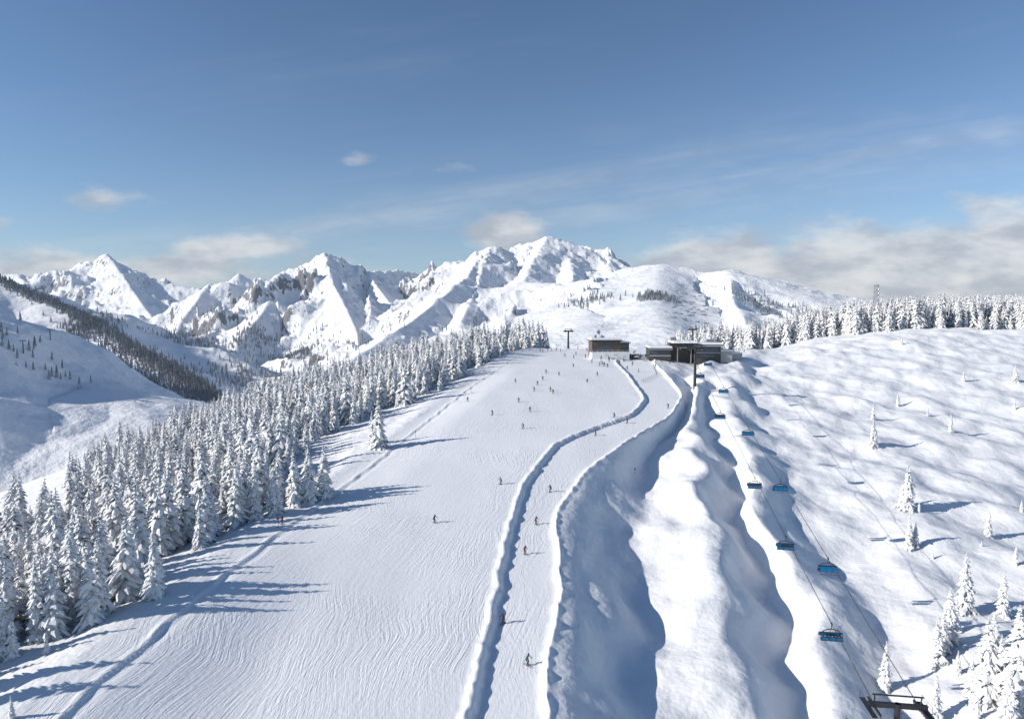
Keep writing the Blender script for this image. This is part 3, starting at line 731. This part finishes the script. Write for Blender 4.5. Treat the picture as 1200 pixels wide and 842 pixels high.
def post(u,v,h=2.2,c=0):
    x,y,z,D=hit(u,v);mb=MB();mb.tube((0,0,-.2),(0,0,h),.06,.06,6,0)
    mb.tube((0,-.04,h-.3),(0,-.09,h-.3),.28,.28,14,1);link('piste_marker_post',mb.mesh('piste_marker_post',[M_black,M_red]),(x,y,z))
post(326,618,2.4);post(487,512);post(552,460);post(744,556);
def fence(name,uv,h=1.4):
    mb=MB();P_=[Vector(hit(*p)[:3]) for p in uv];pts=[]
    for a,b_ in zip(P_[:-1],P_[1:]):
        n_=max(2,int((b_-a).length/2.5))
        for i_ in range(n_): q_=a.lerp(b_,i_/n_);q_.z=ground(q_.x,q_.y);pts.append(q_)
    pts.append(P_[-1])
    for q_ in pts: mb.tube(q_-Vector((0,0,.3)),q_+Vector((0,0,h)),.05,None,5,0)
    for a,b_ in zip(pts[:-1],pts[1:]):
        for k_ in range(5): z_=Vector((0,0,.2+k_*h/4.6));mb.tube(a+z_,b_+z_,.018,None,4,0)
    link(name,mb.mesh(name,[M_black]))
fence('slope_fence',[(700,420),(722,417),(748,419)]);fence('slope_fence',[(850,412),(880,409),(905,407)]);fence('slope_fence',[(752,448),(770,440),(765,428)])
# avalanche barriers on the massif
mb=MB()
for r_ in range(9):
    for k_ in range(6):
        X_,Y_,Z_=unproject(792+k_*7+random.uniform(-4,4),350,1480+r_*75+random.uniform(-20,20));
        z0=ground(X_,Y_)
        if z0>-200 and random.random()<.8: mb.box((X_,Y_,z0+1.1),(12,.4,2.6),0)
link('avalanche_barriers',mb.mesh('avalanche_barriers',[M_steel]))
# ------------------------------------------------------------------ light, sky
SUN_EL=24.0;sd=Vector((-0.975,-0.22,0)).normalized()
el=math.radians(SUN_EL);to_sun=Vector((sd.x*math.cos(el),sd.y*math.cos(el),math.sin(el)))
sl=bpy.data.lights.new('sun','SUN');sl.energy=5.0;sl.angle=math.radians(.5);sl.color=(1,.955,.89)
so=bpy.data.objects.new('sun',sl);scene.collection.objects.link(so);so.rotation_euler=(-to_sun).to_track_quat('-Z','Y').to_euler();so.location=(0,0,100)
w=bpy.data.worlds.new('World');scene.world=w;w.use_nodes=True;nt=w.node_tree;nt.nodes.clear();nb=NB(nt)
out=nt.nodes.new('ShaderNodeOutputWorld');sky=nt.nodes.new('ShaderNodeTexSky');sky.sky_type='NISHITA';sky.sun_disc=False
sky.sun_elevation=el;sky.sun_rotation=math.atan2(to_sun.x,to_sun.y)%(2*math.pi);sky.altitude=2200;sky.air_density=1.1;sky.dust_density=.15;sky.ozone_density=3.6
bg=nt.nodes.new('ShaderNodeBackground');nb.put(bg.inputs[0],sky.outputs[0]);bg.inputs[1].default_value=.116
tc=nb.n('ShaderNodeTexCoord');s=nb.n('ShaderNodeSeparateXYZ');nb.put(s.inputs[0],tc.outputs['Generated'])
yy=nb.m('MAXIMUM',s.outputs[1],.08);tx=nb.m('DIVIDE',s.outputs[0],yy);tz=nb.m('DIVIDE',s.outputs[2],yy)
front=nb.mr(s.outputs[1],.08,.25)
n1=nb.noise(nb.comb(nb.m('MULTIPLY',tx,7.),nb.m('MULTIPLY',tz,17.),0.),1.,8,.62)
def gauss(cx,cz,wx,wz,a):
    dx=nb.m('DIVIDE',nb.m('SUBTRACT',tx,cx),wx);dz=nb.m('DIVIDE',nb.m('SUBTRACT',tz,cz),wz)
    return nb.m('MULTIPLY',nb.m('EXPONENT',nb.m('MULTIPLY',nb.m('ADD',nb.m('MULTIPLY',dx,dx),nb.m('MULTIPLY',dz,dz)),-1.)),a)
Msum=None
for g_ in [(.52,.02,.42,.110,1.95),(.85,.07,.36,.100,1.85),(.28,.05,.20,.060,1.6),(-.01,.115,.085,.038,1.5),(-.60,.060,.50,.040,1.25),(-.58,.16,.10,.022,.95),(-.09,.205,.05,.018,.80),(-.42,.09,.14,.03,1.15),(-.22,.22,.035,.014,.62),(-.75,.13,.06,.018,1.0)]:
    q_=gauss(*g_);Msum=q_ if Msum is None else nb.m('MAXIMUM',Msum,q_)
dens=nb.mr(nb.m('ADD',nb.m('MULTIPLY',n1,1.3),nb.m('MULTIPLY',Msum,.60)),.92,1.42)
sc_=nb.m('SUBTRACT',tz,nb.m('MULTIPLY',tx,.15))
n2=nb.noise(nb.comb(nb.m('MULTIPLY',tx,2.2),nb.m('MULTIPLY',sc_,26.),4.),1.,5,.6)
cz=nb.m('DIVIDE',nb.m('SUBTRACT',sc_,.145),.055);cir=nb.m('MULTIPLY',nb.m('EXPONENT',nb.m('MULTIPLY',nb.m('MULTIPLY',cz,cz),-1.)),nb.mr(n2,.30,.75))
cir=nb.m('MULTIPLY',cir,.36)
n3=nb.noise(nb.comb(nb.m('MULTIPLY',tx,1.3),nb.m('MULTIPLY',sc_,9.),8.),1.,4,.6)
veil=nb.m('MULTIPLY',nb.mr(n3,.5,.8),.08)
hz=nb.m('MULTIPLY',nb.m('EXPONENT',nb.m('MULTIPLY',nb.m('MAXIMUM',tz,0.),-9.)),.72)
n4=nb.noise(nb.comb(nb.m('MULTIPLY',tx,9.),nb.m('MULTIPLY',tz,24.),5.),1.,4,.55)
shade=nb.mix(nb.mr(n4,.32,.66),(0.44,0.48,0.55,1),(0.74,0.75,0.77,1))
hb=nt.nodes.new('ShaderNodeBackground');hb.inputs[0].default_value=(.36,.47,.60,1);hb.inputs[1].default_value=1.
m1=nt.nodes.new('ShaderNodeMixShader');nb.put(m1.inputs[0],nb.m('MULTIPLY',hz,front));nb.put(m1.inputs[1],bg.outputs[0]);nb.put(m1.inputs[2],hb.outputs[0])
tot=nb.m('MULTIPLY',nb.m('MULTIPLY',nb.m('MAXIMUM',nb.m('ADD',cir,veil),dens),.90),front,None,True)
bgc=nt.nodes.new('ShaderNodeBackground');nb.put(bgc.inputs[0],shade);bgc.inputs[1].default_value=1.
mx=nt.nodes.new('ShaderNodeMixShader');nb.put(mx.inputs[0],tot);nb.put(mx.inputs[1],m1.outputs[0]);nb.put(mx.inputs[2],bgc.outputs[0]);nb.put(out.inputs[0],mx.outputs[0])
# ------------------------------------------------------------------ camera
cd=bpy.data.cameras.new('camera');cd.lens=24;cd.sensor_width=36;cd.clip_end=200000;cd.clip_start=.5
co=bpy.data.objects.new('camera',cd);scene.collection.objects.link(co);co.location=(0,0,0);co.rotation_euler=(math.pi/2-PITCH,0,0);scene.camera=co
scene.view_settings.view_transform='Standard';scene.view_settings.look='None';scene.view_settings.exposure=0
print('done')
